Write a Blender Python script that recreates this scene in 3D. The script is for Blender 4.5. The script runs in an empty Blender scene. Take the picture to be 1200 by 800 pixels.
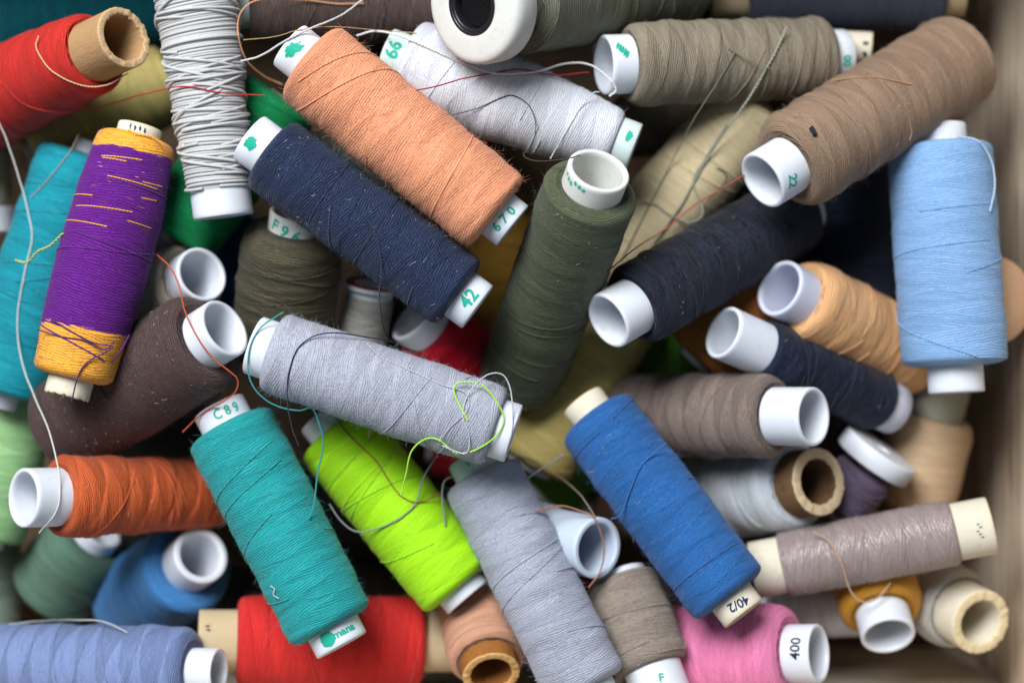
import bpy, bmesh, math, random
import numpy as np
from mathutils import Vector, Matrix
from mathutils.bvhtree import BVHTree

random.seed(7)
rng = np.random.default_rng(7)
S = 0.00028          # metres per design unit (about one photo pixel at the height of the top spools)
H = 2000.0           # camera height above the top layer, design units
CX, CY = 600.0, 322.0
sc = bpy.context.scene
COL = sc.collection

# ------------------------------------------------------------------ camera
cam_d = bpy.data.cameras.new('camera'); cam = bpy.data.objects.new('camera', cam_d); COL.objects.link(cam)
cam.location = (0, 0, H * S)
cam_d.sensor_width = 36.0
cam_d.lens = 36.0 * H / 1200.0
cam_d.shift_y = -(400.0 - CY) / 1200.0
cam_d.clip_start = 0.02; cam_d.clip_end = 50
cam_d.dof.use_dof = True
cam_d.dof.focus_distance = (H - 35) * S
cam_d.dof.aperture_fstop = 4.0
sc.camera = cam

# ------------------------------------------------------------------ light
w = bpy.data.worlds.new('World'); sc.world = w; w.use_nodes = True
bg = w.node_tree.nodes['Background']
bg.inputs['Color'].default_value = (0.72, 0.86, 1.0, 1); bg.inputs['Strength'].default_value = 0.145
def area_light(name, loc, target, size, power, color):
    l = bpy.data.lights.new(name, 'AREA'); l.shape = 'RECTANGLE'; l.size = size[0]; l.size_y = size[1]
    l.energy = power; l.color = color
    o = bpy.data.objects.new(name, l); COL.objects.link(o); o.location = loc
    o.rotation_euler = (Vector(target) - Vector(loc)).to_track_quat('-Z', 'Y').to_euler()
    return o
area_light('window_light', (-0.36, 0.66, 0.92), (0, 0, 0), (0.62, 0.55), 18.5, (0.96, 0.98, 1.0))
sc.view_settings.view_transform = 'Standard'
sc.view_settings.look = 'None'
sc.view_settings.exposure = 0.45
sc.view_settings.gamma = 1.0
sc.render.engine = 'CYCLES'
sc.cycles.use_denoising = True
sc.cycles.max_bounces = 8; sc.cycles.diffuse_bounces = 4; sc.cycles.glossy_bounces = 2
sc.cycles.caustics_reflective = False; sc.cycles.caustics_refractive = False

# ------------------------------------------------------------------ helpers
def lin(c):
    return tuple(((x / 255.0) / 12.92 if x / 255.0 <= 0.04045 else ((x / 255.0 + 0.055) / 1.055) ** 2.4) for x in c)

def unproj(px, py, z):
    k = (H - z) / H
    return np.array([(px - CX) * k, -(py - CY) * k, z])

def mesh_obj(name, verts, faces, mats, parent=None, smooth=True, uvs=None, mat_idx=None, world=None):
    me = bpy.data.meshes.new(name)
    v = np.asarray(verts, dtype=np.float64) * S
    me.from_pydata(v.tolist(), [], faces)
    if not isinstance(mats, (list, tuple)): mats = [mats]
    for m in mats: me.materials.append(m)
    if smooth: me.polygons.foreach_set('use_smooth', [True] * len(me.polygons))
    if mat_idx is not None: me.polygons.foreach_set('material_index', mat_idx)
    if uvs is not None:
        uvl = me.uv_layers.new(name='UVMap')
        li = np.empty(len(me.loops), dtype=np.int32); me.loops.foreach_get('vertex_index', li)
        fl = np.asarray(uvs)[li] if not callable(uvs) else uvs(me, li)
        uvl.data.foreach_set('uv', np.asarray(fl, dtype=np.float32).ravel())
    me.update()
    o = bpy.data.objects.new(name, me); COL.objects.link(o)
    if parent is not None: o.parent = parent
    return o

# ------------------------------------------------------------------ materials
def N(nt, t, **kw):
    n = nt.nodes.new(t)
    for k, v in kw.items(): setattr(n, k, v)
    return n
def M(nt, op, a, b=None, c=None, clamp=False):
    n = nt.nodes.new('ShaderNodeMath'); n.operation = op; n.use_clamp = clamp
    for i, x in enumerate((a, b, c)):
        if x is None: continue
        if isinstance(x, (int, float)): n.inputs[i].default_value = x
        else: nt.links.new(x, n.inputs[i])
    return n.outputs[0]

def thread_material(name, col, pitch=2.6, cross=7.0, band=62.0, bump=0.8, rough=0.75, sheen=0.35, fibre=0.5,
                    var=0.22, seed=0.0, spec=0.25, bandmix=1.0, col2=None, trans=0.0, aniso=0.0):
    m = bpy.data.materials.new(name); m.use_nodes = True
    nt = m.node_tree; L = nt.links.new
    bs = nt.nodes['Principled BSDF']
    uv = N(nt, 'ShaderNodeUVMap'); sep = N(nt, 'ShaderNodeSeparateXYZ'); L(uv.outputs[0], sep.inputs[0])
    u, v = sep.outputs[0], sep.outputs[1]
    th = M(nt, 'MULTIPLY', u, 2 * math.pi)
    cs, sn = M(nt, 'COSINE', th), M(nt, 'SINE', th)
    def vec(a, b, c):
        cb = N(nt, 'ShaderNodeCombineXYZ')
        for i, x in enumerate((a, b, c)):
            if isinstance(x, (int, float)): cb.inputs[i].default_value = x
            else: L(x, cb.inputs[i])
        return cb.outputs[0]
    def noise(vc, scale, detail=2.0, rough_=0.5, w_=None):
        n = N(nt, 'ShaderNodeTexNoise'); n.noise_dimensions = '4D'
        n.inputs['Scale'].default_value = scale; n.inputs['Detail'].default_value = detail
        n.inputs['Roughness'].default_value = rough_; n.inputs['W'].default_value = seed + (w_ or 0)
        L(vc, n.inputs['Vector']); return n.outputs['Fac']
    # slow wander of the threads
    wob = noise(vec(M(nt, 'MULTIPLY', cs, 0.9), M(nt, 'MULTIPLY', sn, 0.9), M(nt, 'MULTIPLY', v, 0.025)), 1.6, 3, 0.6)
    vv = M(nt, 'ADD', v, M(nt, 'MULTIPLY', M(nt, 'SUBTRACT', wob, 0.5), 9.0))
    ku = M(nt, 'MULTIPLY', u, cross * pitch * 2.0)
    va, vb = M(nt, 'ADD', vv, ku), M(nt, 'SUBTRACT', vv, ku)
    # band masks: winding layers that reverse direction
    def band_mask(k, L_, off):
        f = M(nt, 'FRACT', M(nt, 'ADD', M(nt, 'ADD', M(nt, 'DIVIDE', vv, L_), M(nt, 'MULTIPLY', u, k)), off))
        a = M(nt, 'MULTIPLY', M(nt, 'SUBTRACT', f, 0.02), 25.0, clamp=True)
        b = M(nt, 'MULTIPLY', M(nt, 'SUBTRACT', 0.52, f), 25.0, clamp=True)
        return M(nt, 'MULTIPLY', a, b)
    m1 = band_mask(1.0, band, 0.13 + seed * 0.37); m2 = band_mask(-1.0, band * 0.83, 0.4 + seed * 0.21)
    mk = M(nt, 'ABSOLUTE', M(nt, 'SUBTRACT', m1, m2))
    def lines(x):
        s = M(nt, 'SINE', M(nt, 'MULTIPLY', x, 2 * math.pi / pitch))
        return M(nt, 'POWER', M(nt, 'ADD', M(nt, 'MULTIPLY', s, 0.5), 0.5), 0.6)
    la, lb = lines(va), lines(vb)
    mix = N(nt, 'ShaderNodeMix'); L(mk, mix.inputs[0]); L(la, mix.inputs[2]); L(lb, mix.inputs[3]); ln = mix.outputs[0]
    # streaks that follow single threads
    def streak(x, w_): return noise(vec(M(nt, 'MULTIPLY', cs, 1.1), M(nt, 'MULTIPLY', sn, 1.1), M(nt, 'MULTIPLY', x, 0.55 / pitch * 2.0)), 1.0, 3, 0.7, w_)
    sa, sb = streak(va, 3), streak(vb, 8)
    mix2 = N(nt, 'ShaderNodeMix'); L(mk, mix2.inputs[0]); L(sa, mix2.inputs[2]); L(sb, mix2.inputs[3]); st = mix2.outputs[0]
    tc = N(nt, 'ShaderNodeTexCoord')
    fib = noise(tc.outputs['Object'], 1.0 / (S * 2.2), 2, 0.7, 5)
    blot = noise(tc.outputs['Object'], 1.0 / (S * 60), 3, 0.6, 11)
    # height
    h = M(nt, 'ADD', M(nt, 'MULTIPLY', ln, 0.5), M(nt, 'MULTIPLY', st, 0.55))
    h = M(nt, 'ADD', h, M(nt, 'MULTIPLY', fib, fibre * 1.5))
    h = M(nt, 'ADD', h, M(nt, 'MULTIPLY', M(nt, 'ADD', m1, M(nt, 'MULTIPLY', m2, -0.7)), 0.55 * bandmix))
    bp = N(nt, 'ShaderNodeBump'); bp.inputs['Strength'].default_value = 1.0; bp.inputs['Distance'].default_value = S * bump
    L(h, bp.inputs['Height']); L(bp.outputs[0], bs.inputs['Normal'])
    # colour: dye lots, fibre ends, thread to thread change, painted sheen of winding bands
    f = M(nt, 'ADD', M(nt, 'MULTIPLY', M(nt, 'SUBTRACT', st, 0.5), var * 2.2), 1.0)
    f = M(nt, 'ADD', f, M(nt, 'MULTIPLY', M(nt, 'SUBTRACT', fib, 0.5), fibre * 0.8))
    f = M(nt, 'ADD', f, M(nt, 'MULTIPLY', M(nt, 'SUBTRACT', mk, 0.5), 0.13 * bandmix))
    f = M(nt, 'ADD', f, M(nt, 'MULTIPLY', M(nt, 'SUBTRACT', blot, 0.5), 0.25))
    base = N(nt, 'ShaderNodeRGB'); base.outputs[0].default_value = (*lin(col), 1)
    bc = base.outputs[0]
    if col2 is not None:      # second colour wound near one end or between two positions
        b2 = N(nt, 'ShaderNodeRGB'); b2.outputs[0].default_value = (*lin(col2[0]), 1)
        edge = None
        for (e0, sgn) in col2[1]:
            wv = M(nt, 'ADD', v, M(nt, 'MULTIPLY', M(nt, 'SUBTRACT', st, 0.5), 26.0))
            wv = M(nt, 'ADD', wv, M(nt, 'MULTIPLY', sn, 3.0))
            e = M(nt, 'MULTIPLY', M(nt, 'SUBTRACT', wv, e0), sgn * 3.0, clamp=True)
            edge = e if edge is None else M(nt, 'MAXIMUM', edge, e)
        # single stray ends of the second colour showing through
        stray = noise(vec(M(nt, 'MULTIPLY', cs, 2.3), M(nt, 'MULTIPLY', sn, 2.3), M(nt, 'MULTIPLY', v, 0.62)), 1.0, 1, 0.4, 21)
        strk = M(nt, 'MULTIPLY', M(nt, 'SUBTRACT', stray, 0.70), 30.0, clamp=True)
        near = M(nt, 'MULTIPLY', M(nt, 'SUBTRACT', col2[2], v), 0.012, clamp=True)
        edge = M(nt, 'MAXIMUM', edge, M(nt, 'MULTIPLY', strk, near))
        mc = N(nt, 'ShaderNodeMix'); mc.data_type = 'RGBA'; L(edge, mc.inputs[0]); L(bc, mc.inputs[6]); L(b2.outputs[0], mc.inputs[7]); bc = mc.outputs[2]
    vm = N(nt, 'ShaderNodeVectorMath'); vm.operation = 'SCALE'; L(bc, vm.inputs[0]); L(f, vm.inputs['Scale'])
    L(vm.outputs[0], bs.inputs['Base Color'])
    L(M(nt, 'ADD', rough - 0.12, M(nt, 'MULTIPLY', st, 0.25)), bs.inputs['Roughness'])
    bs.inputs['Specular IOR Level'].default_value = spec
    bs.inputs['Sheen Weight'].default_value = sheen; bs.inputs['Sheen Roughness'].default_value = 0.45
    bs.inputs['Anisotropic'].default_value = 0.75
    tg = N(nt, 'ShaderNodeTangent'); tg.direction_type = 'UV_MAP'; L(tg.outputs[0], bs.inputs['Tangent'])
    L(M(nt, 'MULTIPLY', mk, 0.035 * bandmix), bs.inputs['Anisotropic Rotation'])
    lc = lin(col); mxc = max(lc) + 1e-4; bs.inputs['Specular Tint'].default_value = (*[.25 + .75 * c / mxc for c in lc], 1)
    tint = [min(1, 0.35 + 0.8 * c) for c in lc]
    bs.inputs['Sheen Tint'].default_value = (*tint, 1)
    return m

def simple_material(name, col, rough=0.5, spec=0.4, noise=0.06, scale=40.0, bump=0.15, sss=0.0, stretch=None, coat=0.0, detail=4, dirt=0.0, sheen=0.0):
    m = bpy.data.materials.new(name); m.use_nodes = True
    nt = m.node_tree; L = nt.links.new; bs = nt.nodes['Principled BSDF']
    tc = N(nt, 'ShaderNodeTexCoord'); mp = N(nt, 'ShaderNodeMapping'); L(tc.outputs['Object'], mp.inputs[0])
    if stretch: mp.inputs['Scale'].default_value = stretch
    n = N(nt, 'ShaderNodeTexNoise'); n.inputs['Scale'].default_value = 1.0 / (S * scale); n.inputs['Detail'].default_value = detail
    n.inputs['Roughness'].default_value = 0.65
    L(mp.outputs[0], n.inputs['Vector'])
    f = M(nt, 'ADD', M(nt, 'MULTIPLY', M(nt, 'SUBTRACT', n.outputs['Fac'], 0.5), noise * 2), 1.0)
    if dirt:
        n2 = N(nt, 'ShaderNodeTexNoise'); n2.inputs['Scale'].default_value = 1.0 / (S * 9); n2.inputs['Detail'].default_value = 5
        L(tc.outputs['Object'], n2.inputs['Vector'])
        d = M(nt, 'MULTIPLY', M(nt, 'SUBTRACT', n2.outputs['Fac'], 0.60), 6.0, clamp=True)
        f = M(nt, 'SUBTRACT', f, M(nt, 'MULTIPLY', d, dirt))
    vm = N(nt, 'ShaderNodeVectorMath'); vm.operation = 'SCALE'; vm.inputs[0].default_value = lin(col); L(f, vm.inputs['Scale'])
    L(vm.outputs[0], bs.inputs['Base Color'])
    L(M(nt, 'ADD', rough, M(nt, 'MULTIPLY', M(nt, 'SUBTRACT', n.outputs['Fac'], 0.5), 0.2)), bs.inputs['Roughness'])
    bs.inputs['Specular IOR Level'].default_value = spec
    bs.inputs['Coat Weight'].default_value = coat
    bs.inputs['Sheen Weight'].default_value = sheen
    if sss:
        bs.inputs['Subsurface Weight'].default_value = sss
        bs.inputs['Subsurface Radius'].default_value = (1, 1, 1)
        bs.inputs['Subsurface Scale'].default_value = 0.0018
    bp = N(nt, 'ShaderNodeBump'); bp.inputs['Strength'].default_value = 1.0; bp.inputs['Distance'].default_value = S * bump * 4
    L(n.outputs['Fac'], bp.inputs['Height']); L(bp.outputs[0], bs.inputs['Normal'])
    return m

PL = {
 'black': simple_material('black_plastic_core', (24, 25, 28), .4, .5, .1, 6, .1),
 'white': simple_material('white_plastic', (220, 224, 232), 0.42, 0.45, 0.03, 25, 0.05, sss=0.35, dirt=0.10),
 'warm': simple_material('warm_white_plastic', (218, 218, 212), 0.5, 0.4, 0.04, 25, 0.05, sss=0.3, dirt=0.14),
 'mint': simple_material('pale_mint_plastic', (204, 218, 216), 0.45, 0.4, 0.03, 25, 0.05, sss=0.35, dirt=0.12),
 'blue': simple_material('bluish_clear_plastic', (196, 208, 222), 0.4, 0.45, 0.03, 25, 0.03, sss=0.4),
 'lavender': simple_material('lavender_plastic', (204, 207, 224), 0.45, 0.4, 0.03, 25, 0.03, sss=0.4),
 'grey': simple_material('greenish_grey_plastic', (150, 148, 134), 0.6, 0.3, 0.06, 25, 0.05),
 'card': simple_material('brown_cardboard', (172, 136, 96), 0.9, 0.15, 0.16, 6, 0.25, dirt=0.18, stretch=(1, 1, .35)),
 'darkcard': simple_material('dark_brown_cardboard', (116, 88, 62), 0.92, 0.1, 0.28, 7, 0.35, dirt=0.3),
 'tancard': simple_material('golden_cardboard', (150, 98, 50), 0.9, 0.1, 0.25, 7, 0.3, dirt=0.25),
 'cream': simple_material('cream_paper_tube', (218, 210, 190), 0.85, 0.2, 0.08, 12, 0.12, dirt=0.16, stretch=(1, 1, .4)),
 'beige': simple_material('beige_paper_tube', (196, 176, 142), 0.85, 0.2, 0.08, 12, 0.12, dirt=0.16, stretch=(1, 1, .4)),
}
TIP = {
 'card': simple_material('torn_cardboard_edge', (196, 164, 124), 0.95, 0.1, 0.2, 4, 0.4),
 'darkcard': simple_material('torn_pale_cardboard_edge', (206, 184, 150), 0.95, 0.1, 0.25, 4, 0.4),
 'tancard': simple_material('torn_golden_cardboard_edge', (216, 172, 112), 0.95, 0.1, 0.25, 4, 0.4),
 'cream': simple_material('torn_cream_paper_edge', (226, 208, 170), 0.95, 0.1, 0.2, 4, 0.4),
}
INK = {'g': simple_material('green_ink', (24, 168, 142), 0.6, 0.3, 0.12, 6, 0.02),
       'k': simple_material('black_ink', (34, 36, 44), 0.6, 0.3, 0.1, 6, 0.02),
       'n': simple_material('navy_ink', (28, 40, 92), 0.6, 0.3, 0.1, 6, 0.02)}
LINT = simple_material('white_lint', (214, 212, 208), 0.9, 0.1, 0.05, 6, 0.0)
MAT_CACHE = {}
def strand_material(name, col, rough=0.7, sheen=0.2):
    key = (col, rough)
    if key in MAT_CACHE: return MAT_CACHE[key]
    m = bpy.data.materials.new(name); m.use_nodes = True; nt = m.node_tree; L = nt.links.new; bs = nt.nodes['Principled BSDF']
    uv = N(nt, 'ShaderNodeUVMap'); sep = N(nt, 'ShaderNodeSeparateXYZ'); L(uv.outputs[0], sep.inputs[0])
    s = M(nt, 'SINE', M(nt, 'MULTIPLY', M(nt, 'ADD', M(nt, 'DIVIDE', sep.outputs[1], 4.2), M(nt, 'MULTIPLY', sep.outputs[0], 2)), 2 * math.pi))
    bp = N(nt, 'ShaderNodeBump'); bp.inputs['Strength'].default_value = 1; bp.inputs['Distance'].default_value = S * 0.22
    L(s, bp.inputs['Height']); L(bp.outputs[0], bs.inputs['Normal'])
    vm = N(nt, 'ShaderNodeVectorMath'); vm.operation = 'SCALE'; vm.inputs[0].default_value = lin(col)
    L(M(nt, 'ADD', 0.92, M(nt, 'MULTIPLY', s, 0.12)), vm.inputs['Scale']); L(vm.outputs[0], bs.inputs['Base Color'])
    bs.inputs['Roughness'].default_value = rough; bs.inputs['Specular IOR Level'].default_value = 0.3
    bs.inputs['Sheen Weight'].default_value = sheen
    MAT_CACHE[key] = m
    return m

# ------------------------------------------------------------------ geometry builders
def lathe(profile, nt_, disp=None):
    """profile [(v, r)] -> verts, faces, uvs (arc length along the profile in v). Seam at theta = pi."""
    P_ = np.array(profile, dtype=float); n = len(P_)
    arc = np.concatenate([[0], np.cumsum(np.hypot(*np.diff(P_, axis=0).T))])
    th = np.linspace(-math.pi, math.pi, nt_ + 1)
    R = np.repeat(P_[:, 1][:, None], nt_ + 1, 1); V = np.repeat(P_[:, 0][:, None], nt_ + 1, 1)
    if disp is not None:
        dR, dV = disp(V, R, th[None, :] + 0 * V, arc[:, None] + 0 * V); R = R + dR; V = V + dV
        R[:, -1] = R[:, 0]; V[:, -1] = V[:, 0]
    X = R * np.cos(th)[None]; Y = R * np.sin(th)[None]
    verts = np.stack([X[:, :-1], Y[:, :-1], V[:, :-1]], -1).reshape(-1, 3)
    i = np.arange(n - 1)[:, None]; j = np.arange(nt_)[None]; jn = (j + 1) % nt_
    faces = np.stack([i * nt_ + j, i * nt_ + jn, (i + 1) * nt_ + jn, (i + 1) * nt_ + j], -1).reshape(-1, 4)
    u0 = (j / nt_ + 0 * i); u1 = ((j + 1) / nt_ + 0 * i); a0 = arc[:-1][:, None] + 0 * j; a1 = arc[1:][:, None] + 0 * j
    luv = np.stack([np.stack([u0, a0], -1), np.stack([u1, a0], -1), np.stack([u1, a1], -1), np.stack([u0, a1], -1)], -2).reshape(-1, 2)
    return verts, faces.tolist(), luv, arc

def tube_along(path, rad, sides=6, caps=True):
    P_ = np.asarray(path, float); n = len(P_)
    T = np.gradient(P_, axis=0); T /= np.linalg.norm(T, axis=1)[:, None] + 1e-9
    up = np.array([0.0, 0.0, 1.0]); nrm = np.empty_like(P_)
    a = np.cross(T[0], up)
    if np.linalg.norm(a) < 1e-3: a = np.cross(T[0], [1, 0, 0])
    a /= np.linalg.norm(a); nrm[0] = a
    for k in range(1, n):
        a = a - T[k] * np.dot(a, T[k]); a /= np.linalg.norm(a) + 1e-9; nrm[k] = a
    bn = np.cross(T, nrm)
    rad = np.broadcast_to(rad, (n,))
    th = np.arange(sides) * 2 * math.pi / sides
    verts = (P_[:, None] + rad[:, None, None] * (nrm[:, None] * np.cos(th)[None, :, None] + bn[:, None] * np.sin(th)[None, :, None])).reshape(-1, 3)
    arc = np.concatenate([[0], np.cumsum(np.linalg.norm(np.diff(P_, axis=0), axis=1))])
    i = np.arange(n - 1)[:, None]; j = np.arange(sides)[None]; jn = (j + 1) % sides
    faces = np.stack([i * sides + j, i * sides + jn, (i + 1) * sides + jn, (i + 1) * sides + j], -1).reshape(-1, 4)
    u0 = j / sides + 0 * i; u1 = (j + 1) / sides + 0 * i; a0 = arc[:-1][:, None] + 0 * j; a1 = arc[1:][:, None] + 0 * j
    luv = np.stack([np.stack([u0, a0], -1), np.stack([u1, a0], -1), np.stack([u1, a1], -1), np.stack([u0, a1], -1)], -2).reshape(-1, 2)
    return verts, faces, luv

class Acc:
    def __init__(s): s.v = []; s.f = []; s.uv = []; s.n = 0
    def add(s, t):
        v, f, uv = t[0], np.asarray(t[1]), t[2]
        s.v.append(v); s.f.append(f + s.n); s.uv.append(uv); s.n += len(v)
    def obj(s, name, mat, parent=None, mi=None):
        if not s.v: return None
        uv = np.concatenate(s.uv)
        return mesh_obj(name, np.concatenate(s.v), np.concatenate(s.f).tolist(), mat, parent, uvs=lambda me, li: uv, mat_idx=mi)

def bent_text(body, size, r, v0, c0, phi, ink, parent, name='printed_number', squash=1.0, outset=0.25, bold=0.03, clip=None):
    cu = bpy.data.curves.new('t', 'FONT'); cu.body = body; cu.size = size; cu.align_x = 'CENTER'; cu.align_y = 'CENTER'
    cu.offset = bold * size * 0.6; cu.resolution_u = 3
    to = bpy.data.objects.new('t', cu); COL.objects.link(to)
    dg = bpy.context.evaluated_depsgraph_get(); me = bpy.data.meshes.new_from_object(to.evaluated_get(dg))
    bpy.data.objects.remove(to); bpy.data.curves.remove(cu)
    bm = bmesh.new(); bm.from_mesh(me); bpy.data.meshes.remove(me)
    bmesh.ops.subdivide_edges(bm, edges=[e for e in bm.edges if e.calc_length() > size * 0.22], cuts=2)
    bmesh.ops.triangulate(bm, faces=bm.faces)
    vs = np.array([v.co[:2] for v in bm.verts]).reshape(-1, 2); fs = [[v.index for v in f.verts] for f in bm.faces]; bm.free()
    if len(vs) == 0: return None
    vs[:, 0] *= squash
    ca, sa = math.cos(phi), math.sin(phi)
    U = v0 + vs[:, 0] * ca - vs[:, 1] * sa
    W = c0 + vs[:, 0] * sa + vs[:, 1] * ca
    th = -W / r
    V3 = np.stack([(r + outset) * np.cos(th), (r + outset) * np.sin(th), U], -1)
    return mesh_obj(name, V3, fs, ink, parent, smooth=False)

def bent_patch(pts, r, v0, c0, ink, parent, outset=0.25, name='printed_mark'):
    """irregular printed blob, pts in (axial, circumferential)"""
    pts = np.array(pts, float); c = pts.mean(0)
    P2 = [c]; n = len(pts)
    for k in (0.5, 1.0): P2 += [c + (p - c) * k for p in pts]
    P2 = np.array(P2)
    fs = [[0, 1 + i, 1 + (i + 1) % n] for i in range(n)] + [[1 + i, 1 + n + i, 1 + n + (i + 1) % n, 1 + (i + 1) % n] for i in range(n)]
    U = v0 + P2[:, 0]; th = -(c0 + P2[:, 1]) / r
    return mesh_obj(name, np.stack([(r + outset) * np.cos(th), (r + outset) * np.sin(th), U], -1), fs, ink, parent, smooth=False)

# ------------------------------------------------------------------ spool list (pixel ends of the tube axis, tilt, radii)
SP = []
def sp(key, label, A, B, q, rt, r, sA, sB, col, cap=0, **kw):
    d = dict(key=key, label=label, A=A, B=B, q=q, rt=rt, r=r, sA=sA, sB=sB, col=col, cap=cap); d.update(kw); SP.append(d)

# top layer ---------------------------------------------------------
sp('greymid', 'lavender grey thread spool lying across the middle under a lime green loose thread', (602, 508), (297, 404), 0.03, 35, 47.5, 22, 24, (166, 168, 182), 10, fuzz=1.8,
   rA=1.0, band=70)
sp('peach', 'fuzzy peach orange thread spool with 670 printed on its lower cap', (601, 265), (339, 53), 0.03, 30, 53, 23, 29, (224, 150, 112), 20, fuzz=1.8, ptex='mint', tp=1.0)
sp('navy', 'fuzzy navy blue thread spool with green 42 on its cap, beside the peach spool', (560, 360), (292, 161), 0.03, 31, 46.5, 27, 30, (26, 36, 58), 0, fuzz=2.2, lint=2.2)
sp('olive', 'dark olive green spool standing tilted with its open white tube end up', (702, 199), (604, 455), 0.62, 35, 53, 20, 12, (72, 77, 58), 70, lint=1.2, fuzz=1.2, shA=10, rB=.95, tube='warm')
sp('greylow', 'lavender grey spool slanting down to the bottom edge, right of the lime green one', (698, 824), (553, 535), 0.03, 31, 47.5, 20, 25, (162, 165, 180), -10, fuzz=1.2, tube='mint')
sp('teal', 'teal green spool with green printed mark on its lower cap, lying over a red spool', (401, 756), (256, 476), 0.03, 32, 50.5, 24, 27, (34, 146, 148), -10, fuzz=1.0, rB=1.05, lint=.3)
sp('royal', 'royal blue thread spool with 40/2 printed on its cream paper tube end', (872, 719), (682, 469), 0.05, 27, 48.5, 25, 24, (42, 96, 158), -20, fuzz=1.3, tube='cream', lint=.4)
sp('purple', 'purple thread spool with yellow orange thread wound at both ends', (78, 464), (165, 148), 0.0, 26, 45, 22, 14, (88, 22, 116), 0, rag=1, tube='cream', bulge=0.2, fuzz=1.0, pitch=3.2,
   var=.4, col2=((244, 170, 40), 'ends'), bands=.3)
sp('cord', 'thick off white cord wound on a white tube, upper left', (262, 254), (222, -60), 0.04, 35, 45, 28, 20, (190, 190, 190), 0, fuzz=0, cord=True, rA=.84, rB=1.1)
sp('orange', 'rust orange thread spool with open white tube end at the far left', (27, 583), (268, 577), 0.5, 33, 46, 38, 8, (190, 88, 46), 0, bands=2.0, fuzz=1.0, rB=.86, lint=.3, shA=12)
sp('brown', 'fuzzy dark brown thread spool with open white tube and an orange thread across it', (264, 384), (70, 505), 0.6, 35, 60, 25, 8, (66, 50, 48), 0, lint=2.2, fuzz=2.4, shA=18)
sp('redtop', 'red thread spool on a brown cardboard tube in the top left corner', (146, 44), (-60, 140), 0.74, 35, 56, 36, 10, (186, 44, 38), 0, rB=1.08, rA=0.82, fuzz=.4, tube='card', shA=12, pitch=3.0, var=.3)
sp('lime', 'bright lime green thread spool below the lavender grey spools', (549, 700), (376, 487), 0.03, 30, 50, 16, 24, (156, 216, 24), -40, var=0.15, bump=0.7, fuzz=.3, rough=.55)
sp('tanbig', 'large fuzzy light brown spool with green 22 on its cap, upper right', (893, 212), (1134, 64), 0.55, 34, 57, 34, 8, (138, 114, 94), -10, bands=1.4, fuzz=1.3, lint=.2, shA=20)
sp('skyblue', 'large sky blue thread spool standing against the right wall of the box', (1121, 460), (1099, 147), 0.02, 32, 60, 32, 24, (130, 168, 212), -40, bands=0.6, tol=22, fuzz=.5, rough=.5)
sp('taupe', 'grey taupe thread spool lying level along the top with open white tube to the left', (707, 76), (988, 68), 0.36, 34, 47, 28, 24, (126, 116, 100), -50, bands=1.8, fuzz=.8, shA=16)
sp('clearblue', 'pale spool with a long bare bluish plastic tube between grey and royal blue spools', (701, 642), (615, 622), 0.74, 35, 36, 56, 6, (210, 210, 214), -20, tube='blue', fuzz=.2, ri=.8)
sp('taupelow', 'mottled grey brown spool with a white cap at the bottom edge, left of pink', (779, 822), (724, 672), 0.16, 34, 44, 42, 8, (140, 128, 116), -50, tol=22.0, fuzz=1.5, lint=.5)
sp('flange', 'large spool with a wide white plastic flange and black centre hole at the top edge', (553, 6), (800, -22), 0.74, 31, 60, 46, 10, (98, 100, 86), 60, tube='black', flange=True, fuzz=.3, pitch=3.4, var=.45)
sp('peri', 'periwinkle blue spool lying level in the bottom left corner', (257, 786), (-40, 780), 0.4, 26, 49, 30, 10, (114, 130, 172), -50, bands=2.0, fuzz=.7, shA=18, rough=.5)
sp('bluepot', 'mid blue thread spool standing on end, open white tube facing up, lower left', (236, 650), (150, 714), 0.86, 32.5, 54, 17, 8, (70, 132, 192), -10, tol=26.0, shA=9, fuzz=1.0, ri=.76)
sp('white', 'white thread spool with 66 on its cap, crossed by a fine dark thread', (743, 174), (452, 62), 0.02, 30, 58, 24, 26, (206, 208, 216), -50, bump=0.8, var=0.14, bulge=0.2, rB=0.85, rA=0.62, fuzz=.8, tube='mint')
sp('black', 'blue black thread spool with open white tube end pointing lower left, right of centre', (712, 376), (944, 243), 0.56, 33, 47, 32, 14, (11, 13, 22), -10, bands=1.6, tol=10.0, fuzz=1.2, lint=.6, shA=12)
sp('brownr', 'brown taupe banded spool with open white tube facing right, right of the royal blue spool', (954, 488), (722, 485), 0.54, 33, 47, 42, 6, (118, 104, 96), -30, fuzz=1.1, bands=2.2, shA=14)
sp('navysm', 'slim navy spool with long open white tube, above the brown taupe spool', (847, 389), (1048, 479), 0.56, 31, 36, 46, 22, (18, 24, 40), -60, bands=1.6, fuzz=1.0, lint=.3, shA=8, tubeB='lavender')
sp('apricot', 'pale apricot orange spool with open lavender plastic tube end', (913, 337), (1080, 424), 0.68, 33, 48, 24, 10, (222, 170, 120), -60, tol=14.0, fuzz=.6, tube='lavender', shA=20, pitch=3.4, var=.3)
sp('clearcard', 'pale grey white spool on a torn brown cardboard tube, right of the royal blue spool', (960, 564), (815, 580), 0.74, 38, 52, 22, 6, (202, 208, 214), -110, tube='darkcard', ri=.68, fuzz=.2, shA=26, rough=.45, var=.3)
sp('satin', 'long slim satin mauve grey spool with cream paper ends, lower right', (1162, 615), (882, 668), -0.08, 33, 38, 44, 36, (144, 130, 128), -100, spec=0.9, rough=0.3, tube='cream', fuzz=.2, sheen=.1, pitch=4.2, var=.4, bands=.4)
sp('pink', 'bright pink spool with black 400 on its white cap at the bottom edge', (960, 765), (770, 766), 0.38, 33, 56, 32, 6, (232, 132, 176), -60, fuzz=.7, shA=18, tpl=1)
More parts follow.
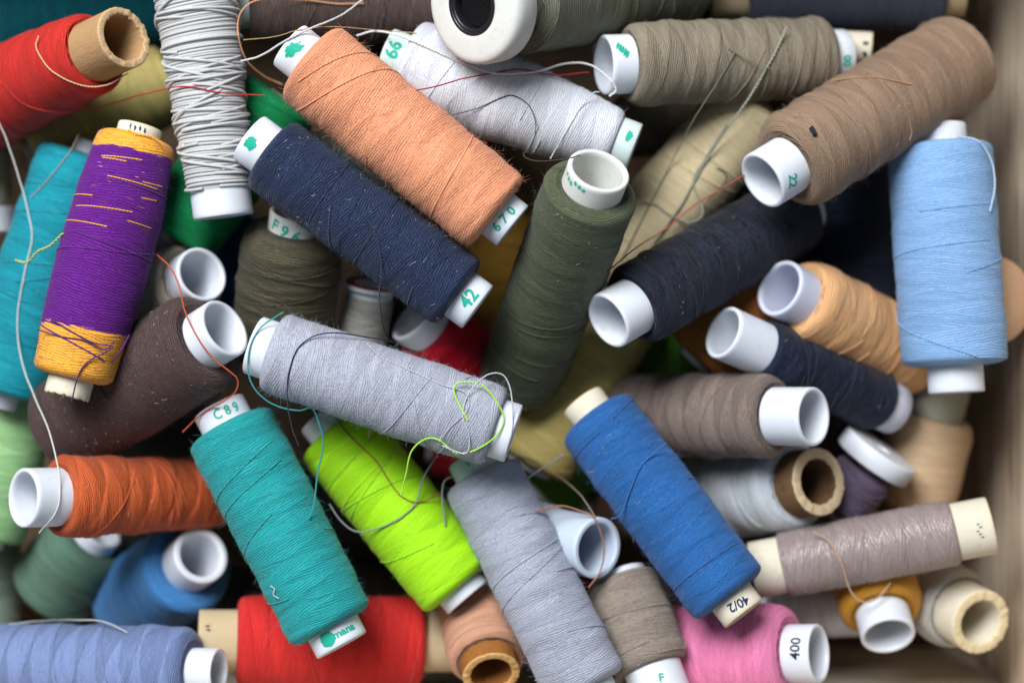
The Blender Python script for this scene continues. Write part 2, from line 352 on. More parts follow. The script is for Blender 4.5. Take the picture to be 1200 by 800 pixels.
sp('pinktan', 'pinkish tan spool with a torn golden cardboard tube facing up, bottom centre', (576, 790), (556, 690), 0.68, 33, 46, 16, 6, (196, 146, 120), -60, tol=22.0, tube='tancard', fuzz=.8, shA=18, ri=.72)
sp('redlow', 'red thread spool on a wide cream tube lying level under the teal spool', (232, 751), (538, 750), 0.0, 36, 51, 45, 45, (204, 44, 42), -60, tol=22.0, tube='beige', fuzz=.3, pitch=3.4, var=.25, rough=.6)
sp('sage', 'dusty sage green spool tilted under the rust orange one', (118, 620), (52, 700), 0.52, 28, 52, 14, 8, (84, 114, 98), -60, tol=26.0, fuzz=.6, shA=24, rB=.98)
sp('mustard', 'small mustard yellow spool with a white tube end under the mauve grey spool', (1041, 745), (1008, 620), 0.6, 31, 47, 26, 6, (198, 142, 50), -120, tol=16.0, fuzz=.4, shA=18)
sp('clearcream', 'grey and pink spool on a cream cardboard tube in the lower right corner', (1150, 729), (1068, 682), 0.78, 37, 46, 26, 4, (178, 176, 170), -130, tol=16.0, tube='cream', ri=.68, fuzz=.2, shA=22, rough=.5)
sp('plum', 'plum thread bobbin with a flat white end disc seen edge on, right side', (1034, 525), (975, 606), 0.14, 12, 34, 30, 10, (92, 78, 98), -120, tol=14.0, disc_t=25, disc=47, fuzz=.3)
sp('beige', 'beige spool on a greyish tube standing below the sky blue spool', (1106, 440), (1066, 596), 0.15, 34, 49, 48, 4, (196, 168, 136), -150, bands=0.5, bump=0.7, tol=22.0, tube='grey', fuzz=.3, rough=.6, var=.3, shA=24)
sp('wooddisc', 'round tan wooden disc leaning between the sky blue spool and the box wall', (1163, 352), (1160, 352), 0.86, 52, 52, 0, 0, (196, 160, 130), -150, plain_disc=True)
sp('slate', 'dark slate blue spool on a cream tube at the top right edge', (834, -8), (1130, -10), 0.02, 29, 44, 44, 24, (60, 64, 78), -60, tol=18.0, tube='beige', fuzz=.6)
sp('ivorypot', 'ivory thread spool with wide open white tube beside the dark brown spool', (237, 321), (176, 355), 0.82, 32, 46, 16, 6, (170, 160, 142), -70, tol=18.0, fuzz=.3, shA=12)
sp('darkolive', 'dark brownish olive spool with green F9 marked cap below the navy spool', (348, 248), (325, 425), 0.35, 31, 58, 20, 6, (62, 58, 44), -80, tol=18.0, fuzz=.5, shA=22, tube='warm')
sp('crimson', 'crimson thread spool with white tube hidden under the navy and grey spools', (484, 371), (578, 462), 0.40, 33, 48, 24, 6, (196, 20, 44), -60, tol=24.0, fuzz=.3, shA=18)
sp('creambig', 'cream coloured spool crossed by pale green threads, upper right of centre', (893, 116), (705, 330), 0.0, 16, 50, 4, 8, (196, 180, 144), -110, bands=0.4, bump=0.6, tube='beige', tol=22.0, fuzz=.3, rough=.55)
sp('khaki', 'olive yellow spool lying under the royal blue and dark olive spools', (742, 338), (618, 548), 0.0, 28, 50, 8, 8, (184, 166, 100), -90, tol=40.0, bump=0.7, fuzz=.2, rough=.55)
sp('turq', 'large turquoise spool under the purple one at the left edge', (109, 166), (0, 476), 0.0, 18, 56, 16, 20, (20, 134, 150), -70, tol=18.0, fuzz=.5, rough=.55)
sp('creamleft', 'cream spool with a ridged white end cap at the left edge', (-20, 274), (-28, 60), 0.05, 26, 34, 36, 10, (206, 200, 172), -20, disc=40, disc_t=34, fuzz=.2)
sp('khakileft', 'pale khaki spool under the red one, upper left', (208, 92), (30, 178), 0.0, 14, 46, 2, 10, (170, 156, 96), -140, tube='grey', tol=18.0, fuzz=.1, rough=.45)
sp('tealtop', 'dark teal spool at the top left edge behind the red one', (208, 2), (-90, 22), 0.0, 24, 50, 14, 10, (16, 104, 118), -120, tol=18.0, fuzz=.2)
sp('browntop', 'dark chocolate brown spool at the top edge behind the peach one', (266, 6), (520, 4), 0.0, 27, 46, 26, 10, (66, 54, 50), -110, tol=18.0, tube='mint', fuzz=.3)
sp('emerald', 'emerald green spool in the gap behind the white cord spool', (330, 112), (200, 285), 0.0, 14, 50, 2, 10, (10, 118, 66), -120, tube='grey', tol=18.0, fuzz=.3)
sp('mintleft', 'light mint green spool at the left edge above the rust orange one', (24, 452), (-22, 640), 0.0, 24, 46, 8, 10, (146, 190, 132), -100, tol=18.0, fuzz=.4)
sp('greyleft', 'grey green spool at the lower left edge beside the sage green one', (-12, 590), (-24, 850), 0.0, 20, 38, 10, 10, (126, 142, 130), -80, tol=18.0, fuzz=.4)
sp('bobbin', 'small bobbin with silvery thread between white flanges under the navy spool', (436, 333), (424, 412), 0.24, 26, 27, 14, 6, (150, 148, 142), -150, disc=34, disc_t=6, fuzz=0, face=(150, 30, 34))
sp('ochre', 'dark ochre spool in the gap behind the dark olive spool', (592, 240), (572, 420), 0.0, 22, 42, 8, 8, (154, 116, 44), -190, tol=18.0, fuzz=0)
sp('caramel', 'caramel brown spool in the gap below the blue black spool', (905, 325), (812, 425), 0.0, 22, 50, 8, 8, (156, 98, 48), -170, tol=18.0, fuzz=0)
sp('darkgreen', 'grass green spool deep in the gap beside the olive yellow one', (806, 382), (630, 580), 0.0, 22, 44, 8, 8, (70, 116, 36), -220, fuzz=0)
sp('darktaupe', 'dark taupe spool in the gap under the white and grey taupe spools', (712, 150), (862, 142), 0.0, 20, 36, 8, 8, (84, 76, 66), -200, fuzz=0)
sp('deepblue', 'deep blue spool in the gap beside the ivory spool', (300, 250), (232, 352), 0.0, 20, 42, 8, 8, (16, 66, 110), -220, tol=18.0, fuzz=0)
sp('inkblue', 'ink blue spool in shadow between the light brown and sky blue spools', (1008, 170), (1000, 380), 0.0, 24, 60, 8, 8, (20, 26, 40), -160, tol=18.0, fuzz=.2)
sp('palegrey', 'pale grey spool in the gap behind the pink and mustard spools', (890, 712), (1030, 706), 0.0, 20, 36, 10, 8, (190, 190, 196), -200, tol=18.0, fuzz=0)
sp('creamsmall', 'small cream paper tube end with dark print beside the grey taupe spool', (1022, 57), (880, 50), 0.0, 19, 30, 60, 8, (90, 80, 70), -160, tol=18.0, tube='cream', fuzz=0)
sp('wine', 'wine red spool in the gap between lavender grey and grey brown spools', (672, 668), (722, 800), 0.0, 18, 36, 8, 8, (124, 26, 46), -180, fuzz=0)
sp('darkred', 'dark red spool deep in the gap under the middle grey spool', (500, 522), (660, 545), 0.0, 18, 36, 8, 8, (150, 24, 34), -220, fuzz=0)
sp('brownsm', 'brown spool with green marked cap in the gap left of the royal blue spool', (668, 596), (800, 600), 0.0, 17, 34, 26, 8, (96, 70, 52), -220, fuzz=0, tube='mint')
# added layer below, hardly seen, coloured dark so the gaps read as shade
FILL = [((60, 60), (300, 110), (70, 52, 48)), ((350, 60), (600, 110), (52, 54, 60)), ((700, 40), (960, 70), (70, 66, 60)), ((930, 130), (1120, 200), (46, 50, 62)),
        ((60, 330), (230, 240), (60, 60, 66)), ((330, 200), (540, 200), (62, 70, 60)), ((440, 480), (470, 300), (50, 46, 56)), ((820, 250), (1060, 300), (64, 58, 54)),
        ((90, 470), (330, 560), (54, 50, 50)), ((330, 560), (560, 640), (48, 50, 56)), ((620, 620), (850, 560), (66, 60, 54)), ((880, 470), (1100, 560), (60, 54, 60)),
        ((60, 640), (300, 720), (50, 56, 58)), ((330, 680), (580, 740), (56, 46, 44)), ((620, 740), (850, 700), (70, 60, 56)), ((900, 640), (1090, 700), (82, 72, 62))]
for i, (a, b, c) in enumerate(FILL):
    sp('fill%d' % i, 'dark spool buried at the bottom of the box in a shadowed gap', a, b, 0, 26, 46, 20, 20, tuple(int(x * .7) for x in c), -260, fuzz=0, group='added spools coloured dark for shade at the bottom')

# ------------------------------------------------------------------ settle the heap: push each spool down its view ray until it clears those above
CAM = np.array([0, 0, H])
def place(d, zA):
    A3 = unproj(*d['A'], zA); c = CAM - A3; c /= np.linalg.norm(c)
    lo, hi = zA - 900, zA + 700
    for _ in range(40):
        mid = (lo + hi) / 2; B3 = unproj(*d['B'], mid); a = A3 - B3; a /= np.linalg.norm(a)
        if a @ c > d['q']: lo = mid
        else: hi = mid
    return A3, unproj(*d['B'], (lo + hi) / 2)
def samples(d, A3, B3):
    L = np.linalg.norm(A3 - B3); il = math.hypot(d['A'][0] - d['B'][0], d['A'][1] - d['B'][1])
    a = (B3 - A3) / L
    k = (H - (A3[2] + B3[2]) / 2) / H; r = d['r'] * k; rt = d['rt'] * (H - A3[2]) / H
    if d.get('flange'): r, rt = 60 * k, 66 * k
    if d.get('plain_disc'): return (A3 + B3)[None] / 2, np.array([10.0])
    sA, sB = d['sA'] / il * L, d['sB'] / il * L
    bs = np.linspace(sA + .45 * r, max(L - sB - .45 * r, sA + .46 * r), 14)
    ts = np.array([min(.5 * rt, sA), L - min(.5 * rt, sB)])
    P_ = np.concatenate([A3 + bs[:, None] * a, A3 + ts[:, None] * a])
    R = np.concatenate([np.full(14, r), np.full(2, rt * .95)])
    return P_, R
placed = []; Pall = np.zeros((0, 3)); Rall = np.zeros(0)
zmin = 0
for d in SP:
    z = d['cap']; A3, B3 = place(d, z)
    if B3[2] > z: z -= (B3[2] - z); A3, B3 = place(d, z)
    for it in range(30):
        P_, R = samples(d, A3, B3)
        if len(Pall) == 0: break
        dx = np.hypot(P_[:, None, 0] - Pall[None, :, 0], P_[:, None, 1] - Pall[None, :, 1])
        rr = R[:, None] + Rall[None] - d.get('tol', 8.0)
        need = np.sqrt(np.maximum(rr ** 2 - dx ** 2, 0)); gap = Pall[None, :, 2] - P_[:, None, 2]
        viol = np.where(dx < rr, need - gap, -1)
        m_ = viol.max()
        if m_ < 0.5: break
        z = z - max(m_ * 0.9, 1.0); A3, B3 = place(d, z)
        lowest = -440 + max(0, A3[2] - B3[2])
        if d['key'].startswith('fill'): lowest -= 40
        if z < lowest:
            z = lowest; A3, B3 = place(d, z); d['drop'] = d['key'].startswith('fill'); break
    if d.get('drop'): continue
    d['A3'], d['B3'] = A3, B3
    P_, R = samples(d, A3, B3); Pall = np.concatenate([Pall, P_]); Rall = np.concatenate([Rall, R])
    zmin = min(zmin, (P_[:, 2] - R).min())
    print('%-10s zA %6.0f zB %6.0f len %5.0f  xmax %5.0f ymin %5.0f' % (d['key'], A3[2], B3[2], np.linalg.norm(A3 - B3), (P_[:, 0] + R).max(), (P_[:, 1] - R).min()))
SP = [d for d in SP if 'A3' in d]
FLOOR = max(zmin - 4, -540)
print('floor', FLOOR)

# ------------------------------------------------------------------ the box
def wood_material(name, col, vert_axis):
    m = bpy.data.materials.new(name); m.use_nodes = True; nt = m.node_tree; L = nt.links.new; bs = nt.nodes['Principled BSDF']
    tc = N(nt, 'ShaderNodeTexCoord'); mp = N(nt, 'ShaderNodeMapping'); L(tc.outputs['Object'], mp.inputs[0])
    sc3 = [1.0, 1.0, 1.0]; sc3[vert_axis] = 0.06; mp.inputs['Scale'].default_value = sc3
    n = N(nt, 'ShaderNodeTexNoise'); n.inputs['Scale'].default_value = 1 / (S * 14); n.inputs['Detail'].default_value = 6; n.inputs['Roughness'].default_value = .7; n.inputs['Distortion'].default_value = .4
    L(mp.outputs[0], n.inputs[0])
    n2 = N(nt, 'ShaderNodeTexNoise'); n2.inputs['Scale'].default_value = 1 / (S * 120); n2.inputs['Detail'].default_value = 4; L(tc.outputs['Object'], n2.inputs[0])
    cr = N(nt, 'ShaderNodeValToRGB'); L(n.outputs[0], cr.inputs[0])
    c = lin(col); e = cr.color_ramp.elements
    e[0].position = .3; e[0].color = (c[0] * .50, c[1] * .44, c[2] * .37, 1); e[1].position = .68; e[1].color = (c[0] * 1.12, c[1] * 1.1, c[2] * 1.06, 1)
    vm = N(nt, 'ShaderNodeVectorMath'); vm.operation = 'SCALE'; L(cr.outputs[0], vm.inputs[0])
    L(M(nt, 'ADD', .75, M(nt, 'MULTIPLY', n2.outputs[0], .5)), vm.inputs['Scale']); L(vm.outputs[0], bs.inputs['Base Color'])
    bs.inputs['Roughness'].default_value = .8; bs.inputs['Specular IOR Level'].default_value = .25
    bp = N(nt, 'ShaderNodeBump'); bp.inputs['Distance'].default_value = S * 1.6; L(n.outputs[0], bp.inputs['Height']); L(bp.outputs[0], bs.inputs['Normal'])
    return m
WX1, WX0, WY0, WY1, RIM, TH = 660, -880, -548, 500, 70, 26
box = bpy.data.objects.new('wooden_box', None); COL.objects.link(box)
box.location = (0, 0, (FLOOR - TH) * S)
box['label'] = 'plain light brown wooden box that holds the heap of thread spools'; box['category'] = 'box'
wm_x, wm_y, wm_f = wood_material('raw_wood_side', (232, 214, 194), 1), wood_material('raw_wood_end', (236, 226, 210), 0), wood_material('shade_dark_wood_base', (104, 86, 68), 0)  # base wood colour darkened to stand in for shade deep in the gaps
def panel(name, x0, x1, y0, y1, z0, z1, mat):
    bm = bmesh.new(); bmesh.ops.create_cube(bm, size=1)
    for v in bm.verts: v.co = (x0 + (v.co.x + .5) * (x1 - x0), y0 + (v.co.y + .5) * (y1 - y0), z0 + (v.co.z + .5) * (z1 - z0))
    bmesh.ops.bevel(bm, geom=bm.edges[:], offset=2.5, segments=2, affect='EDGES')
    vs = [v.co[:] for v in bm.verts]; bm.verts.index_update(); fs = [[v.index for v in f.verts] for f in bm.faces]; bm.free()
    return mesh_obj(name, vs, fs, mat, box, smooth=False)
HB = RIM - FLOOR + TH
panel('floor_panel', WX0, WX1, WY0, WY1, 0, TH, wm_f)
panel('side_panel', WX1 + .3, WX1 + TH, WY0 - TH, WY1 + TH, 0, HB, wm_x)
panel('side_panel', WX0 - TH, WX0 - .3, WY0 - TH, WY1 + TH, 0, HB, wm_x)
panel('end_panel', WX0, WX1, WY0 - TH, WY0 - .3, 0, HB, wm_y)
panel('end_panel', WX0, WX1, WY1 + .3, WY1 + TH, 0, HB, wm_y)

# ------------------------------------------------------------------ build the spools
def fuzz_mesh(acc_v, acc_f, count, vlo, vhi, rfun, lmax, rad, out=0.5):
    th = rng.uniform(-math.pi, math.pi, count); v = rng.uniform(vlo, vhi, count)
    r = rfun(v) - 0.3
    base = np.stack([r * np.cos(th), r * np.sin(th), v], -1)
    rad_d = np.stack([np.cos(th), np.sin(th), 0 * th], -1); tan = np.stack([-np.sin(th), np.cos(th), 0 * th], -1); ax = np.array([0, 0, 1.0])
    sgn = rng.choice([-1, 1], count)[:, None]
    lift = np.abs(rng.normal(0, out, count))[:, None]
    d = tan * sgn + rad_d * lift + ax * rng.normal(0, .8, count)[:, None]; d /= np.linalg.norm(d, axis=1)[:, None]
    Lh = (lmax * (.25 + .75 * rng.random(count) ** 2))[:, None]
    bend = rng.normal(0, .55, (count, 3)) - rad_d * 0.25
    pts = []
    for k in range(3):
        s_ = k / 2.0
        pts.append(base + d * Lh * s_ + bend * Lh * s_ * s_ * .6)
    pts = np.stack(pts, 1)      # count,4,3
    a = np.cross(d, rad_d); a /= np.linalg.norm(a, axis=1)[:, None] + 1e-9; b = np.cross(d, a)
    vs = []
    for k in range(3):
        rk = rad * (1 - .35 * k)
        for j in range(3):
            t = j * 2 * math.pi / 3
            vs.append(pts[:, k] + rk * (a * math.cos(t) + b * math.sin(t)))
    V = np.stack(vs, 1).reshape(-1, 3)
    fb = []
    for k in range(2):
        for j in range(3):
            jn = (j + 1) % 3; fb.append([k * 3 + j, k * 3 + jn, (k + 1) * 3 + jn, (k + 1) * 3 + j])
    F = (np.arange(count)[:, None, None] * 9 + np.array(fb)[None]).reshape(-1, 4)
    off = sum(len(x) for x in acc_v); acc_v.append(V); acc_f.append(F + off)
    return len(F)

def build_spool(d, idx):
    A3, B3 = d['A3'], d['B3']; L = float(np.linalg.norm(A3 - B3)); a = (A3 - B3) / L
    il = math.hypot(d['A'][0] - d['B'][0], d['A'][1] - d['B'][1])
    mid = (A3 + B3) / 2; view = CAM - mid; view /= np.linalg.norm(view)
    x = view - a * (view @ a)
    if np.linalg.norm(x) < 1e-3: x = np.array([0, 1.0, 0])
    x /= np.linalg.norm(x); y = np.cross(a, x)
    root = bpy.data.objects.new('wooden_disc' if d.get('plain_disc') else ('bobbin' if d.get('disc') and d['key'] == 'bobbin' else 'thread_spool'), None)
    COL.objects.link(root)
    Mx = Matrix(((x[0], y[0], a[0], B3[0] * S), (x[1], y[1], a[1], B3[1] * S), (x[2], y[2], a[2], B3[2] * S), (0, 0, 0, 1)))
    root.matrix_world = Mx
    root['label'] = d['label']; root['category'] = 'wooden disc' if d.get('plain_disc') else 'thread spool'
    root['group'] = d.get('group', 'thread spools heaped in the box')
    kA, kB, kM = (H - A3[2]) / H, (H - B3[2]) / H, (H - mid[2]) / H
    d['root'] = root; d['L'] = L; d['mx'] = Mx; d['bvh'] = []
    if d.get('plain_disc'):
        del root['group']
        R = d['r'] * kM
        pr = [(0, 0.5), (0, R * .5), (0, R - 1.5), (1.2, R), (7.5, R), (9, R - 1.5), (9, R * .5), (9, .5)]
        v, f, uv, _ = lathe(pr, 72)
        bpy.data.objects.remove(root)
        o = mesh_obj('wooden_disc', v, f, simple_material('tan_wood', (200, 164, 132), .7, .2, .12, 10, .1, stretch=(1, .15, 1)), None, uvs=lambda me, li: uv)
        o.matrix_world = Mx; o['label'] = d['label']; o['category'] = 'wooden disc'
        d['bvh'].append(o); return
    rt = d['rt'] * kM; r = d['r'] * kM
    sA, sB = d['sA'] / il * L, d['sB'] / il * L
    # -- tube
    tn = d.get('tube', 'white'); ri = rt * d.get('ri', .68 + .16 if tn not in PL or 'card' not in tn else .76)
    rag = d.get('rag') or tn in ('card', 'darkcard', 'tancard') or (tn == 'cream' and d.get('ri'))
    rw = np.random.default_rng(idx + 100)
    if rag:
        ph = rw.uniform(0, 6.28, 9); am = rw.uniform(.2, 1.0, 9)
        def tdisp(V, R, T, A_):
            n_ = sum(am[k] * np.sin((k * 2 + 3 + (k % 3) * 9) * T + ph[k]) for k in range(9)) / 3.2
            end = np.clip(1 - np.abs(V - L) / 6, 0, 1)
            inner = (R < rt * .9) * end
            return inner * n_ * 1.9 + end * n_ * .5, end * n_ * 1.7
    else: tdisp = None
    e = 1.6 if rt > 20 else .8
    pr = [(L - 60, ri), (L - 30, ri), (L - 8, ri), (L - e, ri), (L - .3, ri + e * .7), (L, ri + e * 1.3), (L, rt - e * 1.3), (L - .4, rt - e * .5), (L - e, rt), (L - 6, rt)]
    pr = [(v_, q_) for v_, q_ in pr if v_ > L * .5]
    pr = [(L * .5, ri)] + pr + []+ [(q_, rt) for q_ in sorted([min(L - sA * .6, L - 8), L * .75, L * .5, L * .25, max(sB * .6, 4)], reverse=True)] + [ (e, rt), (.3, rt - e * .7), (0, rt - e * 1.3), (0, ri + e), (e, ri), (12, ri), (L * .25, ri), (L * .5, ri)]
    v, f, uv, arc = lathe(pr, 64 if d['cap'] > -150 else 40, tdisp)
    mats = [PL[tn]]; mi = None
    if tn in TIP:
        mats = [PL[tn], TIP[tn]]; nr = len(pr) - 1; nn = len(f) // nr
        mi = []
        for i in range(nr):
            rimf = (abs(pr[i][0] - L) < 2.5 and abs(pr[i + 1][0] - L) < 2.5) or (pr[i][0] < 1.7 and pr[i + 1][0] < 1.7)
            mi += [1 if rimf else 0] * nn
    tube = mesh_obj('tube', v, f, mats, root, uvs=lambda me, li: uv, mat_idx=mi); d['tube'] = tube; d['bvh'].append(tube); d['rtw'] = rt
    # -- flange or disc
    if d.get('flange'):
        R = 71 * kA; t = 40
        pr = [(L - t, rt * .8), (L - t, R * .8), (L - t + 1, R * .93), (L - t + 6, R * .99), (L - 12, R), (L - 4, R - 1.2), (L - .8, R - 5), (L + .2, R - 10), (L + .6, R * .6), (L + .6, rt + 3.5), (L, rt + 1.6), (L - 2, rt + 1)]
        v, f, uv2, _ = lathe(pr, 96); o = mesh_obj('flange', v, f, PL['warm'], root, uvs=lambda me, li: uv2); d['bvh'].append(o)
        pr = [(L - 90, rt * .9), (L - 3, rt * .93), (L + .4, rt * .96), (L + 1.2, rt + .2), (L + .9, rt + 2.6), (L - 3, rt + 2.8)]
        v, f, uv3, _ = lathe(pr, 64); mesh_obj('centre_ring', v, f, simple_material('black_plastic', (26, 27, 30), .35, .5, .1, 6, .1), root, uvs=lambda me, li: uv3)
        pr = [(L - 12, .3), (L - 12, rt * .5), (L - 11.5, rt * .8)]
        v, f, uv4, _ = lathe(pr, 48); mesh_obj('hole_disc', v, f, simple_material('flat_black', (20, 20, 22), .95, .1, .5, 3, .6), root, uvs=lambda me, li: uv4)  # black disc closing the centre hole
    if d.get('disc'):
        R = d['disc'] * kA; t = d['disc_t']
        for (lo_, hi_, nm) in ((L - t, L, 'end_disc'), (0, min(t, 12), 'end_disc'))[:1 if d['key'] == 'plum' else 2]:
            ridge = []
            if t > 30:
                for k in range(1, 6):
                    vv = lo_ + (hi_ - lo_) * k / 6; ridge += [(vv - 1.2, R), (vv, R - 1.3), (vv + 1.2, R)]
            pr = [(lo_, rt * .9), (lo_, R - 2), (lo_ + 2, R)] + ridge + [(hi_ - 2, R), (hi_ - .5, R - .7), (hi_, R - 2.5), (hi_, rt * .9)]
            v, f, uv5, _ = lathe(pr, 72); o = mesh_obj(nm, v, f, PL['white'], root, uvs=lambda me, li, uv5=uv5: uv5); d['bvh'].append(o)
            if d.get('face') and hi_ == L:
                pr = [(L + .3, rt * .8), (L + .8, rt), (L + .8, R - 4), (L + .3, R - 3)]
                v, f, uv6, _ = lathe(pr, 48); mesh_obj('face_label', v, f, simple_material('red_label', d['face'], .5, .4), root, uvs=lambda me, li, uv6=uv6: uv6)
    if d.get('tubeB'):
        tube.data.materials.append(PL[d['tubeB']])
        idxs = np.zeros(len(tube.data.polygons), dtype=np.int32)
        cz = np.array([p.center.z for p in tube.data.polygons]) / S
        idxs[cz < L * .3] = 1; tube.data.polygons.foreach_set('material_index', idxs)
    # -- wound thread
    v0, v1 = sB, L - sA
    fA, fB = d.get('rA', 1.0), d.get('rB', 1.0)
    shA, shB = d.get('shA', 9) * 1.0, d.get('shB', 9) * 1.0
    sid = idx * 1.731
    front = d['cap'] > -150
    NV, NT = (112, 104) if front else (48, 56)
    def rad_at(v_):
        t = np.clip((v_ - v0) / (v1 - v0), 0, 1); rr = r * (fB + (fA - fB) * t)
        bulge = 1 + d.get('bulge', .012) * np.sin(math.pi * t)
        rr = rr * bulge
        eB = np.clip((v_ - v0) / shB, 0, 1); eA = np.clip((v1 - v_) / shA, 0, 1)
        gB = np.sqrt(np.maximum(1 - (1 - eB) ** 2, 0)) ; gA = np.sqrt(np.maximum(1 - (1 - eA) ** 2, 0))
        kB_ = rr - rt * .97
        return rt * .97 + kB_ * (1 - .55 * (1 - gB)) * (1 - .55 * (1 - gA)) if True else rr
    vsn = np.concatenate([v0 + shB * (1 - np.cos(np.linspace(0, math.pi / 2, 8))), np.linspace(v0 + shB, v1 - shA, NV)[1:-1], v1 - shA * (1 - np.cos(np.linspace(math.pi / 2, 0, 8)))])
    prof = [(v0 + .5, rt * .9)] + [(v0 + 1.0, rt * .97 + (rad_at(v0) - rt * .97) * s_) for s_ in (.2, .5, .8)] + [(v_, float(rad_at(v_))) for v_ in vsn]
    prof += [(v1 + (0.0), rt * .97 + (rad_at(v1) - rt * .97) * s_) for s_ in ()]
    prof += [(v1 + (.9 if k_ % 2 else -.9), rt * .97 + (rad_at(v1) - rt * .97) * (1 - k_ / 9.0)) for k_ in range(1, 9)] + [(v1 - .5, rt * .9)]
    # gently dished end faces
    if d.get('cord'):
        body_cord(d, root, v0, v1, rad_at, rt); return
    p1, p2 = rw.uniform(0, 6.28, 2); bd = d.get('band', 62.0) * rw.uniform(.85, 1.2)
    bam = d.get('bands', 1.0)
    ph3 = rw.uniform(0, 6.28, 12)
    def disp(V, R, T, A_):
        inside = np.clip((V - v0 - 2) / 8, 0, 1) * np.clip((v1 - 2 - V) / 8, 0, 1)
        u = T / (2 * math.pi)
        f1 = np.mod((V + 3 * np.sin(T + p1)) / bd + u + p1, 1); f2 = np.mod((V + 3 * np.sin(2 * T + p2)) / (bd * .8) - u + p2, 1)
        st1 = np.clip((f1 - .04) * 12, 0, 1) * np.clip((.55 - f1) * 12, 0, 1); st2 = np.clip((f2 - .04) * 12, 0, 1) * np.clip((.5 - f2) * 12, 0, 1)
        lump = sum(np.sin((k % 3 + 1) * T + V * (.012 + .011 * k) + ph3[k]) for k in range(8)) / 8
        fine = sum(np.sin(V * (.35 + .17 * k) + (k - 2) * T + ph3[k + 4]) for k in range(6)) / 6
        return inside * ((st1 + st2 * .8) * .75 * bam + lump * 1.5 * min(1.0, .4 + d.get('fuzz', .5)) + fine * .45), 0 * V
    v, f, uvb, arc = lathe(prof, NT, disp)
    Ltot = arc[-1]
    c2 = None
    if d.get('col2'):
        c2 = (d['col2'][0], [(78, -1), (Ltot - 92, 1)] if False else [(40.0, -1), (Ltot - 84.0, 1)], 150.0)
        # stray yellow ends only near the top end
    fz = d.get('fuzz', .5)
    mat = thread_material('%s_thread' % d['label'].split()[0].lower(), d['col'], pitch=d.get('pitch', 2.5 + .5 * rw.random()), cross=d.get('cross', 5 + 4 * rw.random()), band=bd,
                          bump=d.get('bump', 1.05), rough=d.get('rough', .56), sheen=d.get('sheen', .06 + .16 * min(fz, 1.3)), fibre=min(.25 + .45 * fz, .95), var=d.get('var', .28),
                          seed=sid, spec=d.get('spec', .6), bandmix=bam, col2=c2)
    body = mesh_obj('thread_winding', v, f, mat, root, uvs=lambda me, li: uvb); d['bvh'].append(body)
    c = d['col']
    wraps = Acc()
    if front:
        lc = tuple(min(255, int(x_ * 1.06 + 4)) for x_ in c)
        for k in range(rw.integers(4, 9)):
            ta = rw.uniform(-3, 3); n_ = 90; tt = np.linspace(ta, ta + rw.uniform(1.8, 5.5), n_)
            vs_ = rw.uniform(v0 + shB + 6, v1 - shA - 6); sl = rw.normal(0, 1) * 14
            vv = np.clip(vs_ + sl * (tt - tt.mean()) + 2.5 * np.sin(tt * 1.3 + k), v0 + shB * .6, v1 - shA * .6)
            bdR, _ = disp(vv, vv, np.mod(tt + math.pi, 2 * math.pi) - math.pi, vv)
            rr = rad_at(vv) + bdR + .3 + .25
            wraps = Acc(); wraps.add(tube_along(np.stack([rr * np.cos(tt), rr * np.sin(tt), vv], -1), rw.uniform(.6, .95), 5)); wraps.obj('loose_wrap', strand_material('loose_wrap', lc), root)

    if d['key'] == 'purple':
        for k in range(9):
            ta = rw.uniform(-1.3, .9); tt = np.linspace(ta, ta + rw.uniform(.4, 1.5), 40); vs_ = 42 + k * 11 + rw.uniform(-4, 4)
            vv = vs_ + rw.uniform(-1, 7) * (tt - ta); bdR, _ = disp(vv, vv, tt, vv)
            rr = rad_at(vv) + bdR + .25
            ws = Acc(); ws.add(tube_along(np.stack([rr * np.cos(tt), rr * np.sin(tt), vv], -1), .8, 5)); ws.obj('yellow_strand', strand_material('yellow_strand', (240, 172, 60)), root)
    if fz > 0 and front:
        av, af = [], []; area = 2 * math.pi * r * (v1 - v0)
        cnt = int(min(area / 95000 * 3300 * fz, 6500))
        nf = fuzz_mesh(av, af, cnt, v0 + 1, v1 - 1, lambda q_: rad_at(q_), 9 if fz < 1 else 13, .15, .6)
        nl = 0
        if d.get('lint'): nl = fuzz_mesh(av, af, int(150 * d['lint']), v0 + 1, v1 - 1, lambda q_: rad_at(q_) + .5, 8, .24, .15)
        fm = simple_material('fuzz_fibre', tuple(min(255, int(x_ * .92 + 20)) for x_ in c), .85, .15, .05, 10, 0, sheen=.3)
        o = mesh_obj('fuzz', np.concatenate(av), np.concatenate(af).tolist(), [fm, LINT], root, smooth=True, mat_idx=[0] * nf + [1] * nl)
        o['kind'] = 'stuff'

